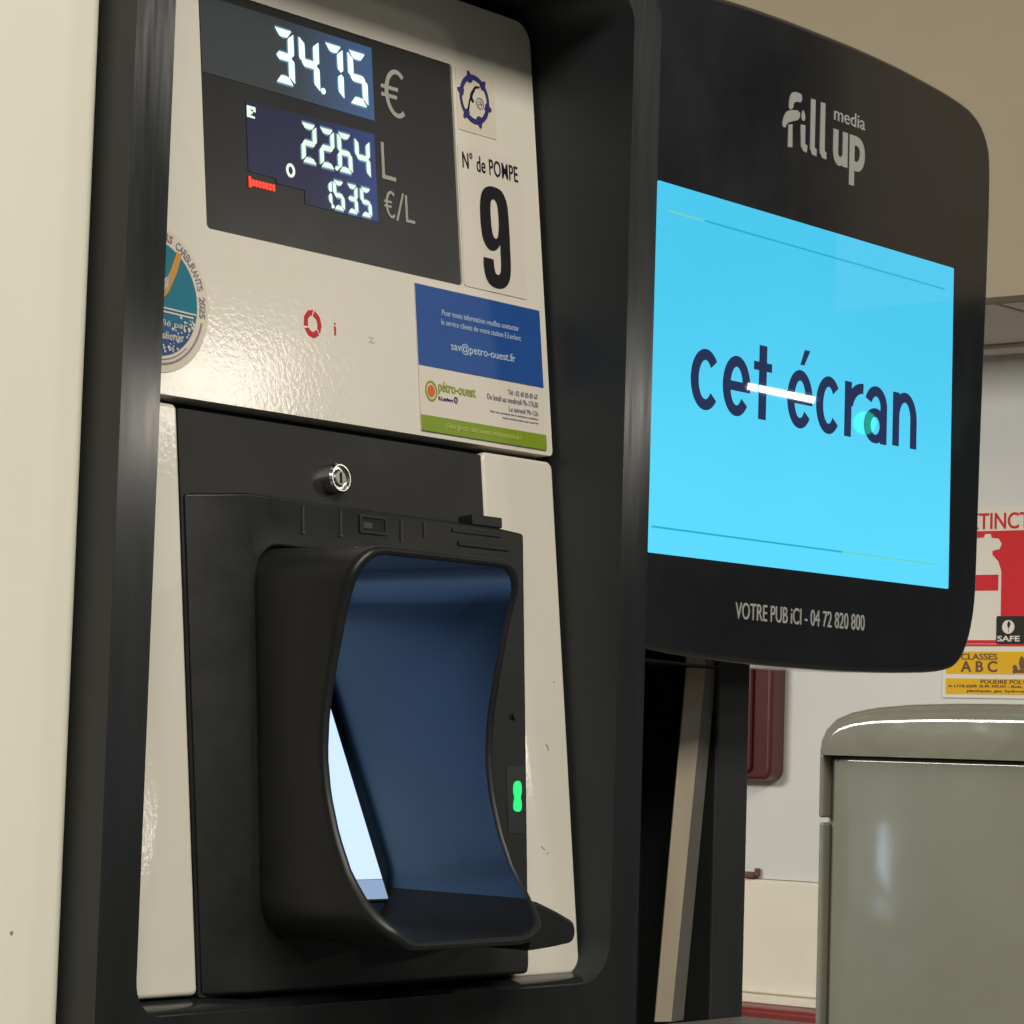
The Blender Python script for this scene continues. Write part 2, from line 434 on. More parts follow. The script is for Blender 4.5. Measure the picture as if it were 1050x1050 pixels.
# ------------------------------------------------------------------ fuel dispenser
fd = thing('fuel_dispenser', (1.33, .25, 0), 'cream and black fuel pump with a lit price display and a card terminal', 'fuel pump')
ZB = .06
fr = slab('surround_frame', [rrect(1.083, ZB, 1.586, 1.837, rs=(.01, .01, .030, .030), n=8), rrect(1.1135, 1.142, 1.5545, 1.823, n=10, rs=(.02, .030, .024, .024))[::-1]],
     FY, 0, .125, M['frame'], fd, .0045, 3)
fr.data.materials.append(M['reveal'])
for p in fr.data.polygons:        # the walls of the opening are moulded in a duller grain
    q = p.center + base_of(fd)
    if abs(p.normal.y) < .3 and 1.10 < q.x < 1.56 and 1.13 < q.z < 1.83: p.material_index = 1
bm = bmesh.new(); sl = []
for x in (1.1195, 1.545):
    sl.append([bm.verts.new((x, y, z)) for y, z in ((.0035, 1.1405), (.0055, 1.1432), (.012, 1.1455), (.024, 1.1476), (.060, 1.1480), (.060, 1.1405))])
for i in range(6): bm.faces.new((sl[0][i], sl[0][(i + 1) % 6], sl[1][(i + 1) % 6], sl[1][i]))
bm.faces.new(sl[0]); bm.faces.new(sl[1])
link('sill', bm, M['frame'], fd, angle=50)
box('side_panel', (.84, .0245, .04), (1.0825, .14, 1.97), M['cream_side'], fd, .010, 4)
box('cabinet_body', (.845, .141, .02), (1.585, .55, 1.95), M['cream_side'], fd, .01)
HX0, HX1 = 1.2165, 1.3955
slab('back_plate', [rrect(1.1145, -.028, 1.5535, .648), rrect(HX0, -.006, HX1, .245)[::-1]], PAN, -.013, -.020, M['dark'], fd)

# upper cream panel with the display window let into it
DW = rrect(1.2145, .4290, 1.4605, .5850, .003)
slab('display_panel', [rrect(1.118, .3205, 1.5505, .6335, n=8, rs=(.004, .004, .016, .006)), DW[::-1]], PAN, .004, -.012, M['cream'], fd, .0028, 4)
dw = slab('price_display', rrect(1.2150, .4295, 1.4600, .5845, .003), PAN, .0026, -.010, M['window'], fd)
dw['label'] = 'dark display window with lit white price digits'
# lcd panes
b0 = base_of(fd)
M['lcd_top'] = emis('lcd_top', (.020, .025, .028), (.03, .085, .21), .9, 0, 1.290 - b0.x, 1.392 - b0.x, .3, (.02, .022, .022), .018)
M['lcd_low'] = emis('lcd_low', (.006, .008, .042), (.020, .05, .20), .8, 0, 1.318 - b0.x, 1.392 - b0.x, .3, (.006, .006, .012), .016)
M['digit'] = emis('digit_white', (.72, 1.0, 1.0), None, 1.45)
M['digit_low'] = emis('digit_pale', (.80, 1.0, .78), None, 1.1)
M['halo1'] = emis('digit_bloom_near', (.24, .46, .55))
M['halo2'] = emis('digit_bloom_far', (.07, .16, .25))
M['red_led'] = emis('red_led', (1.0, .055, .02), None, 1.05)
l1 = slab('lcd_pane', rrect(1.2165, .5290, 1.3775, .5790), PAN, .0031, .0027, M['lcd_top'], dw)
l2 = multi('lcd_pane', [[(1.2545, .5185), (1.2545, .4725), (1.2795, .4720), (1.2800, .4690), (1.3060, .4690), (1.3060, .4600), (1.3765, .4600), (1.3765, .5195)]], PAN, .0031, .0027, M['lcd_low'], dw)

SEG = {'a': (0, 1), 'b': (1, 1), 'c': (1, 0), 'd': (0, -1), 'e': (-1, 0), 'f': (-1, 1), 'g': (0, 0)}
NUM = {'3': 'abcdg', '4': 'bcfg', '7': 'abc', '5': 'acdfg', '2': 'abdeg', '6': 'acdefg', '1': 'bc', '0': 'abcdef'}


def digit(polys, ch, u0, v0, u1, v1, t, slant=.0):
    w_, h_ = u1 - u0, v1 - v0; m_ = (v0 + v1) / 2; gp = t * .13
    def sl(p): return (p[0] + slant * (p[1] - m_), p[1])
    def hz(v, d):  # horizontal bar; d = -1 top, 0 mid, 1 bottom
        a, b = u0 + gp + (t * .3), u1 - gp - (t * .3)
        if d == 0: q = [(a, v), (a + t * .45, v + t / 2), (b - t * .45, v + t / 2), (b, v), (b - t * .45, v - t / 2), (a + t * .45, v - t / 2)]
        elif d == -1: q = [(a - t * .1, v), (b + t * .1, v), (b - t * .75, v - t), (a + t * .75, v - t)]
        else: q = [(a - t * .1, v), (b + t * .1, v), (b - t * .75, v + t), (a + t * .75, v + t)]
        polys.append([sl(p) for p in q])
    def vt(side, lo, hi, top):
        u = u0 if side < 0 else u1; s = 1 if side < 0 else -1
        if top: q = [(u, hi - t * .35), (u + s * t, hi - t * 1.1), (u + s * t, lo + t * .55), (u + s * t * .45, lo + gp), (u, lo + t * .45)]
        else: q = [(u, lo + t * .35), (u + s * t, lo + t * 1.1), (u + s * t, hi - t * .55), (u + s * t * .45, hi - gp), (u, hi - t * .45)]
        polys.append([sl(p) for p in q])
    for s in NUM[ch]:
        if s == 'a': hz(v1, -1)
        elif s == 'g': hz(m_, 0)
        elif s == 'd': hz(v0, 1)
        elif s == 'b': vt(1, m_, v1, True)
        elif s == 'c': vt(1, v0, m_, False)
        elif s == 'f': vt(-1, m_, v1, True)
        elif s == 'e': vt(-1, v0, m_, False)


def put(ch, a, v0, b, v1, t, m):
    P = []; digit(P, ch, a, v0, b, v1, t); d_ = multi('digit', P, PAN, .0037, .0034, m, dw)
    for g_, o_, k_ in ((.0007, .0033, 'halo1'), (.0016, .00325, 'halo2')):      # enlarged dim copies paint the camera's bloom round the segments
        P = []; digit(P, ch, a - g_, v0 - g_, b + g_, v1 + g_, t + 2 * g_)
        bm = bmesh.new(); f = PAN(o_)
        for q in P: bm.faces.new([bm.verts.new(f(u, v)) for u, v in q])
        link('digit_bloom', bm, M[k_], dw, smooth=False)
def dot(u, v, r_, m): slab('decimal_point', circ(u, v, r_, 12), PAN, .0036, .0032, m, dw)
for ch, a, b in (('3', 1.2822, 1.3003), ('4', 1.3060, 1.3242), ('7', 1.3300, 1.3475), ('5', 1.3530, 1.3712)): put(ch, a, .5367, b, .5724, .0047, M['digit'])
dot(1.3275, .5390, .0021, M['digit'])
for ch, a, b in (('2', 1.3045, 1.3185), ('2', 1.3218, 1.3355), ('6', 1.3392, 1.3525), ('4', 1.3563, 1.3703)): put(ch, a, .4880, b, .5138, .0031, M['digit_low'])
dot(1.3374, .4892, .0015, M['digit_low'])
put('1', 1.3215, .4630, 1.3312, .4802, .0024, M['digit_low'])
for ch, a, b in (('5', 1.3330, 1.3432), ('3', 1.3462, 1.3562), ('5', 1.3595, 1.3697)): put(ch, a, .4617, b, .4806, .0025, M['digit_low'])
dot(1.3320, .4628, .0013, M['digit_low'])
multi('indicator', [[(1.2549, .5150), (1.2625, .5150), (1.2625, .5118), (1.2605, .5118), (1.2605, .5132), (1.2580, .5132), (1.2580, .5122), (1.2597, .5116), (1.2597, .5102), (1.2580, .5102), (1.2580, .5090), (1.2617, .5086), (1.2617, .5076), (1.2549, .5076)]], PAN, .0036, .0032, M['digit_low'], dw)
multi('indicator', [[circ(1.2930, .4797, .0040, 28, .0046), circ(1.2930, .4797, .0022, 20, .0027)[::-1]]], PAN, .0036, .0032, M['digit_low'], dw)
rl = [rrect(1.2539 + 0, .4618, 1.2561, .4690)]
for i in range(7): rl.append(rrect(1.2566 + i * .0031, .4630, 1.2566 + i * .0031 + .0025, .4676, .0007, 2))
multi('red_indicator', rl, PAN, .0036, .0032, M['red_led'], dw)
def euro(bm, u0, v0, u1, v1, wx, wy):
    h = v1 - v0; ux = u0 + (u1 - u0) * .16
    slab_bm(bm, [earc(ux + (u1 - ux) * .62, (v0 + v1) / 2, (u1 - ux) * .62, h / 2, wx, wy, 52, 308)], PAN(.0031), PAN(.0027))
    for k, c in ((0, .585), (1, .415)):
        b = (u1 - u0) * (.74 - .06 * k)
        slab_bm(bm, [[(u0, v0 + h * c - wy * .42), (u0 + b - .0004, v0 + h * c - wy * .42), (u0 + b, v0 + h * c + wy * .42), (u0 + .0004, v0 + h * c + wy * .42)]], PAN(.00314 + .00003 * k), PAN(.0027))
bm = bmesh.new(); euro(bm, 1.3855, .5355, 1.4092, .5690, .0036, .0031)
link('unit_mark', bm, M['mark'], dw, smooth=False)
multi('unit_mark', [[(1.3828, .4908), (1.3966, .4908), (1.3966, .4936), (1.3855, .4936), (1.3855, .5158), (1.3828, .5158)]], PAN, .0031, .0027, M['mark'], dw)
bm = bmesh.new(); euro(bm, 1.3832, .4648, 1.3942, .4835, .0020, .0019)
slab_bm(bm, [[(1.3950, .4640), (1.3968, .4640), (1.4040, .4838), (1.4022, .4838)]], PAN(.0031), PAN(.0027))
slab_bm(bm, [[(1.4050, .4648), (1.4142, .4648), (1.4142, .4668), (1.4070, .4668), (1.4070, .4832), (1.4050, .4832)]], PAN(.0031), PAN(.0027))
link('unit_mark', bm, M['mark'], dw, smooth=False)

# stickers on the upper panel
st = slab('logo_sticker', rrect(1.4635, .5400, 1.5055, .5850, .001), PAN, .00445, .0041, M['clear'], fd); st['label'] = 'small square sticker with a spiky blue ring around a nozzle'
ring_o, ring_i = [], []
for i in range(72):
    a = 2 * math.pi * i / 72
    ro = .0160 + (.0026 if i % 12 in (5, 6) else 0); ri = .0128 + (-.0018 if i % 12 in (4, 5, 6, 7) else 0)
    if 3 * math.pi / 4 < a < 1.15 * math.pi or a < .25 * math.pi or a > 1.8 * math.pi: ri += .0009
    ring_o.append((1.4825 + ro * math.cos(a + .35), .5645 + 1.10 * ro * math.sin(a + .35))); ring_i.append((1.4825 + ri * math.cos(a + .35), .5645 + 1.10 * ri * math.sin(a + .35)))
slab('ring', [ring_o, ring_i[::-1]], PAN, .0050, .00446, M['navy'], st)
multi('nozzle_drawing', [[(1.4742, .5555), (1.4758, .5555), (1.4790, .5690), (1.4840, .5745), (1.4885, .5748), (1.4885, .5738), (1.4845, .5728), (1.4815, .5685), (1.4800, .5655), (1.4812, .5640), (1.4820, .5628), (1.4805, .5618), (1.4790, .5632), (1.4775, .5625)]], PAN, .0050, .00446, M['ink'], st)
multi('flower_drawing', [[circ(1.4885, .5628, .0042, 24), circ(1.4885, .5628, .0035, 24)[::-1]], stroke([(1.4862, .563), (1.4885, .5645), (1.4908, .5625)], .0006), stroke([(1.4865, .5615), (1.4885, .5625), (1.4905, .5612)], .0006)], PAN, .0050, .00446, M['ink_grey'], st)
s9 = slab('pump_number_sticker', rrect(1.4615, .4295, 1.5305, .5300, .002), PAN, .0046, .0041, M['white'], fd)
s9['label'] = 'white sticker with a large black number 9'
text('lettering', [('N° de POMPE', (1.4658, .5130, 1.5265, .5250), dict(bold=.0025, spacing=1.06))], PAN, .0051, .0047, M['ink'], s9)
nine = chaikin([(.04, .275), (.03, .17), (.10, .06), (.28, .0), (.62, -.005), (.86, .05), (.98, .16), (1.0, .40), (1.0, .80), (.93, .92), (.74, 1.0), (.30, 1.0), (.08, .92), (0, .78), (.0, .56), (.07, .43), (.24, .36), (.44, .36), (.60, .405), (.655, .45),
        (.655, .45), (.655, .22), (.61, .145), (.50, .125), (.40, .15), (.385, .27), (.385, .275), (.05, .275)], 2)
hole = chaikin([(.36, .60), (.36, .80), (.42, .875), (.57, .875), (.645, .80), (.645, .60), (.58, .485), (.42, .485)], 2)
N9 = lambda L: [(1.4822 + .0313 * a, .4330 + .0720 * b) for a, b in L]
slab('number', [N9(nine), N9(hole)[::-1]], PAN, .0051, .0047, M['ink'], s9)

cd_ = slab('service_card', rrect(1.4085, .3240, 1.5425, .4242, .001), PAN, .0049, .0041, M['white'], fd); cd_['label'] = 'blue, white and green customer service card'
slab('blue_field', rrect(1.4085, .3682, 1.5425, .4232), PAN, .0054, .0050, M['card_blue'], cd_)
slab('green_band', rrect(1.4085, .3240, 1.5425, .3346), PAN, .0054, .0050, M['card_green'], cd_)
text('lettering', [('Pour toute information veuillez contacter', (1.4346, .4050, 1.5175, .4090)), ('le service clients de votre station E.Leclerc', (1.4334, .3984, 1.5193, .4022)),
     ('sav@petro-ouest.fr', (1.4422, .3805, 1.5118, .3882), dict(bold=.008))], PAN, .0058, .0055, M['card_text'], cd_)
text('lettering', [("L'énergie est notre avenir, économisons-la !", (1.4330, .3268, 1.5136, .3318))], PAN, .0058, .0055, M['card_text2'], cd_)
text('lettering', [('pétro-ouest', (1.4276, .3502, 1.4667, .3592), dict(bold=.012))], PAN, .0054, .0050, M['petro'], cd_)
text('lettering', [('E.Leclerc', (1.4273, .3464, 1.4424, .3488), dict(bold=.02))], PAN, .0054, .0050, M['purple_ink'], cd_)
text('lettering', [('Tél : 02 40 85 85 67', (1.5024, .3589, 1.5354, .3624)), ('Du lundi au vendredi 9h-17h30', (1.4793, .3530, 1.5352, .3569)), ('Le samedi 9h-12h', (1.5024, .3472, 1.5348, .3505)),
     ('Pour vos questions sur le paiement contactez', (1.4818, .3439, 1.5346, .3456)), ('notre service client par courriel', (1.4950, .3409, 1.5344, .3426))], PAN, .0054, .0050, M['ink_grey'], cd_)
slab('logo_ring', [circ(1.4200, .3516, .0062, 32, .0070), circ(1.4200, .3516, .0049, 32, .0056)[::-1]], PAN, .0054, .0050, M['petro'], cd_)
slab('logo_disc', circ(1.4200, .3516, .0036, 28, .0041), PAN, .0054, .0050, M['orange'], cd_)
slab('logo_dot', [circ(1.4453, .3482, .0019, 20, .0023), circ(1.4453, .3482, .0010, 16, .0012)[::-1]], PAN, .0054, .0050, M['purple_ink'], cd_)

# round award sticker, half hidden behind the frame
CX, CV = 1.167, .379
rs = slab('award_sticker', circ(CX, CV, .0458, 72), PAN, .0046, .0041, M['clear'], fd, .0003); rs['label'] = 'round teal and white sticker about fuels'
M['teal'] = mat('sticker_teal', (.0, .17, .25), .4)
nt = M['teal'].node_tree; bs = nt.nodes['Principled BSDF']
tcn = nt.nodes.new('ShaderNodeTexCoord'); sxz = nt.nodes.new('ShaderNodeSeparateXYZ'); mr = nt.nodes.new('ShaderNodeMapRange')
zc = PAN(.005)(CX, CV).z - b0.z
mr.inputs[1].default_value = zc - .022; mr.inputs[2].default_value = zc - .006
mxn = nt.nodes.new('ShaderNodeMix'); mxn.data_type = 'RGBA'; mxn.inputs['A'].default_value = (.012, .07, .22, 1); mxn.inputs['B'].default_value = (.002, .165, .24, 1)
nt.links.new(tcn.outputs['Object'], sxz.inputs[0]); nt.links.new(sxz.outputs[2], mr.inputs[0]); nt.links.new(mr.outputs[0], mxn.inputs['Factor']); nt.links.new(mxn.outputs['Result'], bs.inputs['Base Color'])
slab('teal_disc', circ(CX, CV, .0355, 64), PAN, .0051, .0047, M['teal'], rs)
bm = bmesh.new()
word = 'LEURS CARBURANTS 2025'
for i, ch in enumerate(word):
    if ch == ' ': continue
    k = len(word) - 1 - i
    a = math.radians(-9 + k * 4.75 + (0 if i > 16 else .8)); rr = .0402
    def cmap(off, a=a, rr=rr):
        f = PAN(off); ca, sa = math.cos(a), math.sin(a)
        return lambda u, v: f(CX + (rr + v) * ca + u * sa, CV + (rr + v) * sa - u * ca)
    hw = .0016
    add_text(bm, ch, (-hw, -.0024, hw, .0024), cmap, .0051, .0047)
link('lettering', bm, M['ink_grey'], rs, smooth=False)
multi('swoosh', [stroke([(1.1620, .372), (1.1760, .385), (1.1835, .397), (1.1885, .4085)], .0062, .7)], PAN, .0055, .0052, M['gold'], rs)
arc = lambda r, a0, a1, n=20: [(CX + r * math.cos(math.radians(a0 + (a1 - a0) * i / n)), CV + r * math.sin(math.radians(a0 + (a1 - a0) * i / n))) for i in range(n + 1)]
multi('rim_line', [stroke(arc(.0405, -16, -100), .0012), stroke(arc(.0378, -48, -100), .0006)], PAN, .0051, .0047, M['ink_grey'], rs)
wp = [stroke([(1.165, .3735), (1.2010, .3722)], .0010), stroke([(1.165, .3712), (1.1985, .3700)], .0010)]
for i in range(46):
    a = random.uniform(-82, -20); r = .0355 - abs(random.gauss(0, .006)) - .001; s = random.uniform(.0004, .0012)
    wp.append(circ(CX + r * math.cos(math.radians(a)), CV + r * math.sin(math.radians(a)), s, 6))
wp.append(chaikin([(1.172, .380), (1.1795, .389), (1.181, .396), (1.177, .392), (1.170, .388)], 1))
multi('white_print', wp, PAN, .0055, .0052, M['white'], rs)
text('lettering', [('certifié par', (1.1560, .3610, 1.1930, .3660), dict(shear=.15)), ('nos clients', (1.1600, .3540, 1.1890, .3590), dict(shear=.15))], PAN, .0055, .0052, M['white'], rs)

# red hexagonal mark and worn lettering
lg = []
lc = (1.3067, .3817)
for k in range(3):
    a0 = math.radians(90 + 120 * k)
    def hp(r, a): return (lc[0] + r * .92 * math.cos(a), lc[1] + r * 1.02 * math.sin(a))
    lg.append([hp(.0091, a0 + math.radians(x)) for x in (-8, 28, 64, 102)] + [hp(.0053, a0 + math.radians(x)) for x in (112, 62, 28, 4)])
multi('maker_emblem', lg, PAN, .0043, .0038, M['red_ink'], fd)
multi('worn_mark', [rrect(1.3270, .3772, 1.3287, .3830), rrect(1.3272, .3842, 1.3287, .3852)], PAN, .0043, .0038, M['red_ink'], fd)
text('worn_lettering', [('z', (1.3602, .3768, 1.3660, .3806))], PAN, .0042, .0038, M['faint'], fd)

# lower section: cream strips, cover, terminal
slab('cream_strip', rrect(1.116, -.0330, 1.1850, .3162, rs=(.004, .004, .004, .004)), PAN, .003, -.012, M['cream'], fd, .003, 3)
slab('cream_strip', rrect(1.4735, -.0365, 1.5515, .3168, rs=(.010, .012, .006, .006)), PAN, .003, -.012, M['cream'], fd, .003, 3)
M['scuff'] = mat('scuff', (.30, .27, .22), .6)
for q in (stroke([(1.5262, .1190), (1.5280, .1175), (1.5290, .1150)], .0012), stroke([(1.5150, .0500), (1.5190, .0475)], .0008), stroke([(1.5205, .0450), (1.5230, .0455)], .0006), circ(1.5390, .1620, .0006, 8)):
    slab('scuff', q, PAN, .0032, .0025, M['scuff'], fd)
for q in (circ(1.0420, 1.1900, .0011, 8), stroke([(1.005, 1.2300), (1.012, 1.2310), (1.022, 1.2305)], .0010), stroke([(1.000, 1.2130), (1.006, 1.2120)], .0008), circ(.986, 1.62, .0008, 8), circ(1.018, 1.165, .0007, 8)):
    slab('scuff', q, FY, .0241, .0250, M['scuff'], fd)
slab('cover_plate', [rrect(1.1858, -.0345, 1.4727, .3142, .002), rrect(HX0, -.006, HX1, .245)[::-1]], PAN, .002, -.012, M['cover'], fd, .002)


def TB(o):    # front plane of the terminal body leans a little less than the panel
    return lambda u, v: PAN(.0128 + .0035 + .030 * (v + .03) + o)(u, v)


tb = slab('terminal_body', [[(1.2135, -.028), (1.2150, -.0335), (1.4775, -.0335), (1.4790, -.028), (1.4865, .2520), (1.4865, .2585), (1.4640, .2600), (1.2205, .2630)], rrect(1.2256, -.0008, 1.3925, .2318, .022)[::-1]],
          TB, 0, 0, M['terminal'], fd, .0022, 2, back=lambda u, v: PAN(.0021)((1.1868 if u < 1.23 and u < 1.2225 else u), v))
box_t = slab('terminal_tab', rrect(1.4335, .2602, 1.4648, .2675, .001), TB, -.001, -.014, M['terminal'], fd, .0012)
bars = [stroke([(1.2672, .2580), (1.2669, .2435)], .0012), stroke([(1.3016, .2582), (1.3012, .2440)], .0012), stroke([(1.3594, .2580), (1.3590, .2435)], .0010), stroke([(1.3820, .2575), (1.3818, .2480)], .0008)]
caps = [rrect(1.2655, .2413, 1.2685, .2430, .0006, 2), rrect(1.2998, .2420, 1.3028, .2436, .0006, 2)]
for k, b in enumerate(bars): multi('slot_mark', [b] + caps[k:k + 1], TB, .0012, .0001, M['screwmark'], fd)
slab('port_rim', [rrect(1.3190, .2460, 1.3455, .2580, .001), rrect(1.3212, .2478, 1.3432, .2560, .0005)[::-1]], TB, .0012, .0001, M['terminal'], fd, .0004)
slab('port', rrect(1.3213, .2479, 1.3431, .2559), TB, .0004, .0001, M['dark'], fd)
slab('port_contact', rrect(1.3225, .2492, 1.3310, .2530), TB, .0009, .0005, M['screwmark'], fd)
slab('terminal_ledge', rrect(1.4100, .2535, 1.4600, .2560, .0006), TB, .0010, .0001, M['terminal'], fd, .0004)
slab('terminal_ledge', rrect(1.4160, .2450, 1.4690, .2480, .0006), TB, .0014, .0001, M['terminal'], fd, .0004)
# status led
lw = slab('status_light', rrect(1.4600, .0580, 1.4790, .1020, .001), TB, .0003, -.0010, mat('led_window', (.004, .010, .007), .3), fd)
M['led'] = emis('green_led', (.01, .85, .20), None, 1.1)
multi('led', [chaikin([(1.4660, .0725), (1.4735, .0718), (1.4748, .0775), (1.4732, .0815), (1.4750, .0850), (1.4745, .0925), (1.4672, .0922), (1.4658, .0850), (1.4676, .0815), (1.4658, .0775)], 2)], TB, .0010, .0004, M['led'], lw)
multi('screw', [circ(1.4690, .1350, .0022, 14)], TB, .0025, .0001, M['cover'], fd)
# lock
def cyl(bm, r0, r1, o0, o1, cu, cv, n=40, r_in=None):
    loops = []
    prof = [(r0, o0), (r0, o1 - .0016), (r0 - .0012, o1)] + ([(r_in + .0008, o1), (r_in, o1 - .0022), (0.0001, o1 - .0022)] if r_in else [(0.0001, o1)])
    for r, o in prof:
        loops.append([bm.verts.new(PAN(o)(u, v)) for u, v in circ(cu, cv, r, n)])
    for a, b in zip(loops, loops[1:]):
        for i in range(n): bm.faces.new((a[i], a[(i + 1) % n], b[(i + 1) % n], b[i]))
bm = bmesh.new(); cyl(bm, .0098, .0098, .002, .0108, 1.3205, .2830, r_in=.0072)
lk = link('lock', bm, M['chrome'], fd, angle=30); lk['label'] = 'chrome round key lock'
bm = bmesh.new(); cyl(bm, .0058, .0058, .005, .0103, 1.3205, .2830, 32)
link('lock_core', bm, M['chrome_dark'], lk, angle=30)
slab('keyhole', rrect(1.3197, .2795, 1.3213, .2865, .0005, 2), PAN, .0107, .0102, M['dark'], lk)

# --- card terminal hood
PROF = [(1.150, -.088), (1.187, -.0865), (1.196, -.077), (1.204, -.068), (1.22, -.055), (1.243, -.044), (1.267, -.0365), (1.29, -.0328), (1.315, -.0330), (1.341, -.0368), (1.378, -.0440), (1.412, -.0545), (1.5, -.0545)]


def rimy(z):
    for (a, ya), (b, yb) in zip(PROF, PROF[1:]):
        if a <= z <= b:
            t = (z - a) / (b - a); return ya + (yb - ya) * t
    return PROF[-1][1]


def backy(z): return .0516 + .46 * (z - 1.20)


def hood_loop(x0, x1, z0, z1, r, rb):
    o = []
    for L in (rrect(x0, z0, x1, z1, n=8, rs=(rb, rb * 1.35, r, r)),):
        n = len(L)
        for i in range(n):
            a, b = L[i], L[(i + 1) % n]
            d = math.hypot(b[0] - a[0], b[1] - a[1]); k = max(1, int(d / .008))
            for j in range(k): o.append((a[0] + (b[0] - a[0]) * j / k, a[1] + (b[1] - a[1]) * j / k))
    return o


def hood_shell():
    X0, X1, Z0, Z1 = 1.224, 1.3815, 1.1800, 1.4140
    out = hood_loop(X0, X1, Z0, Z1, .022, .026); n = len(out)
    cxm = (X0 + X1) / 2; czm = (Z0 + Z1) / 2
    def inset(p, d):
        # move towards the centre by d along each axis, scaled to keep the rounded outline
        return (cxm + (p[0] - cxm) * (1 - d / ((X1 - X0) / 2)), czm + (p[1] - czm) * (1 - d / ((Z1 - Z0) / 2)))
    rings = []
    for t in (0, .25, .5, .75, .94, .985):                     # outside, from the terminal body out to the rim
        ring = []
        for p in out:
            yb = .0288 + .105 * (p[1] - 1.182) - .006
            ring.append(Vector((p[0] + (.009 * (1 - t) if p[0] > cxm + .03 else 0), yb + (rimy(p[1]) - yb) * t, p[1])))
        rings.append(ring)
    for d, dy in ((.0006, -.0000), (.0018, -.0010), (.0034, -.0010), (.0046, -.0000), (.0052, .002)):
        ring = []
        for p in out:
            q = inset(p, d); ring.append(Vector((q[0], rimy(p[1]) + dy, q[1])))
        rings.append(ring)
    inner = []
    for t in (.12, .3, .5, .7, .85, 1.0):
        ring = []
        for p in out:
            q = inset(p, .0054); fl_ = .0105 * t
            x = q[0] + (fl_ if q[0] > cxm else -fl_ * .3) * min(1, abs(q[0] - cxm) / .06)
            zz = q[1]
            ring.append(Vector((x, rimy(p[1]) + (backy(zz) - rimy(p[1])) * t, zz)))
        inner.append(ring)
    return rings, inner


rings, inner = hood_shell()
def loft(bm, rr, cap_last=False):
    V = [[bm.verts.new(p) for p in r] for r in rr]
    for a, b in zip(V, V[1:]):
        n = len(a)
        for i in range(n): bm.faces.new((a[i], a[(i + 1) % n], b[(i + 1) % n], b[i]))
    if cap_last: bm.faces.new(V[-1])
bm = bmesh.new(); loft(bm, rings)
hd = link('terminal_hood', bm, M['hood'], fd, angle=60); hd['label'] = 'glossy black privacy hood with concave sides'
bm = bmesh.new(); loft(bm, [rings[-1]] + inner, True)
hl = link('hood_lining', bm, M['hood_in'], hd, angle=50)
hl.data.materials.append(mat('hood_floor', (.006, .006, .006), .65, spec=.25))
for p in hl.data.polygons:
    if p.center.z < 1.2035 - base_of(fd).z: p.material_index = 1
# tray corner under the hood, pointing right
TRAY = [(-.088, 1), (-.03, .55), (.012, .12)]
def wing(bm):
    secs = []
    for x, zt, zb, y0 in ((1.3825, 1.2045, 1.1735, -.066), (1.392, 1.2030, 1.1740, -.066), (1.415, 1.1965, 1.1750, -.063), (1.434, 1.1905, 1.1762, -.060), (1.4395, 1.1865, 1.1790, -.057)):
        secs.append([bm.verts.new(p) for p in ((x, y0, zt - .002), (x, y0 + .003, zt), (x, .022, zt + .002), (x, .022, zb), (x, y0 + .003, zb), (x, y0, zb + .002))])
    for a, b in zip(secs, secs[1:]):
        for i in range(6): bm.faces.new((a[i], a[(i + 1) % 6], b[(i + 1) % 6], b[i]))
    bm.faces.new(secs[0]); bm.faces.new(secs[-1])
bm = bmesh.new(); wing(bm)
link('hood_lip', bm, M['hood'], hd, .0012, angle=40)
# the lit terminal screen at the back of the hood
def TS(o):
    n_ = Vector((0, -1, .46)).normalized(); t_ = Vector((0, .46, 1)).normalized(); p_ = Vector((0, .0516, 1.20))
    return lambda u, v: p_ + Vector((u, 0, 0)) + t_ * v + n_ * o
M['ts'] = emis('terminal_lcd', (.50, .74, 1.40), (.62, .80, 1.25), 1.1, 0, 1.25 - b0.x, 1.37 - b0.x, .2)
M['ts2'] = emis('terminal_lcd_footer', (.36, .50, .74), None, .8)
tsc = slab('terminal_screen', rrect(1.236, -.003, 1.3815, .205, .003), TS, .0022, .0004, M['dark'], fd)
tsc['label'] = 'bright bluish terminal screen deep inside the hood'
slab('lit_area', rrect(1.240, .0115, 1.3795, .200), TS, .0028, .0024, M['ts'], tsc)
slab('lit_footer', rrect(1.240, -.002, 1.3795, .0110), TS, .0028, .0024, M['ts2'], tsc)

# hose bay to the right of the frame
box('bay_back', (1.5865, .20, .06), (1.865, .25, 1.42), M['bay'], fd)
box('bay_pillar', (1.866, .13, .06), (1.912, .25, 1.55), M['pillar'], fd, .003)
box('bay_header', (1.5865, .11, 1.3655), (1.8655, .199, 1.45), M['pillar'], fd, .003)
box('bay_ledge', (1.5875, .00, 1.03), (1.91, .129, 1.089), M['ledge'], fd, .003)
# champagne metal strip, two faces meeting in a ridge, leaning to the right
SZ = ((1.0895, 1.7993, 1.8115, 1.8352), (1.3648, 1.8298, 1.8464, 1.8694))
def strip_bm(f):
    bm = bmesh.new(); sec = [[bm.verts.new(p) for p in f(*q)] for q in SZ]
    for i in range(4): bm.faces.new((sec[0][i], sec[0][(i + 1) % 4], sec[1][(i + 1) % 4], sec[1][i]))
    bm.faces.new(sec[0]); bm.faces.new(sec[1]); return bm
ms = link('metal_strip', strip_bm(lambda z, xa, xb, xc_: ((xa, .136, z), (xb, .129, z), (xb, .1375, z), (xa, .1375, z))), M['brass'], fd, .0006)
ms['label'] = 'leaning champagne coloured metal strip'
bm = strip_bm(lambda z, xa, xb, xc_: ((xb + .0002, .1292, z), (xc_, .1347, z), (xc_, .1375, z), (xb + .0002, .1375, z)))
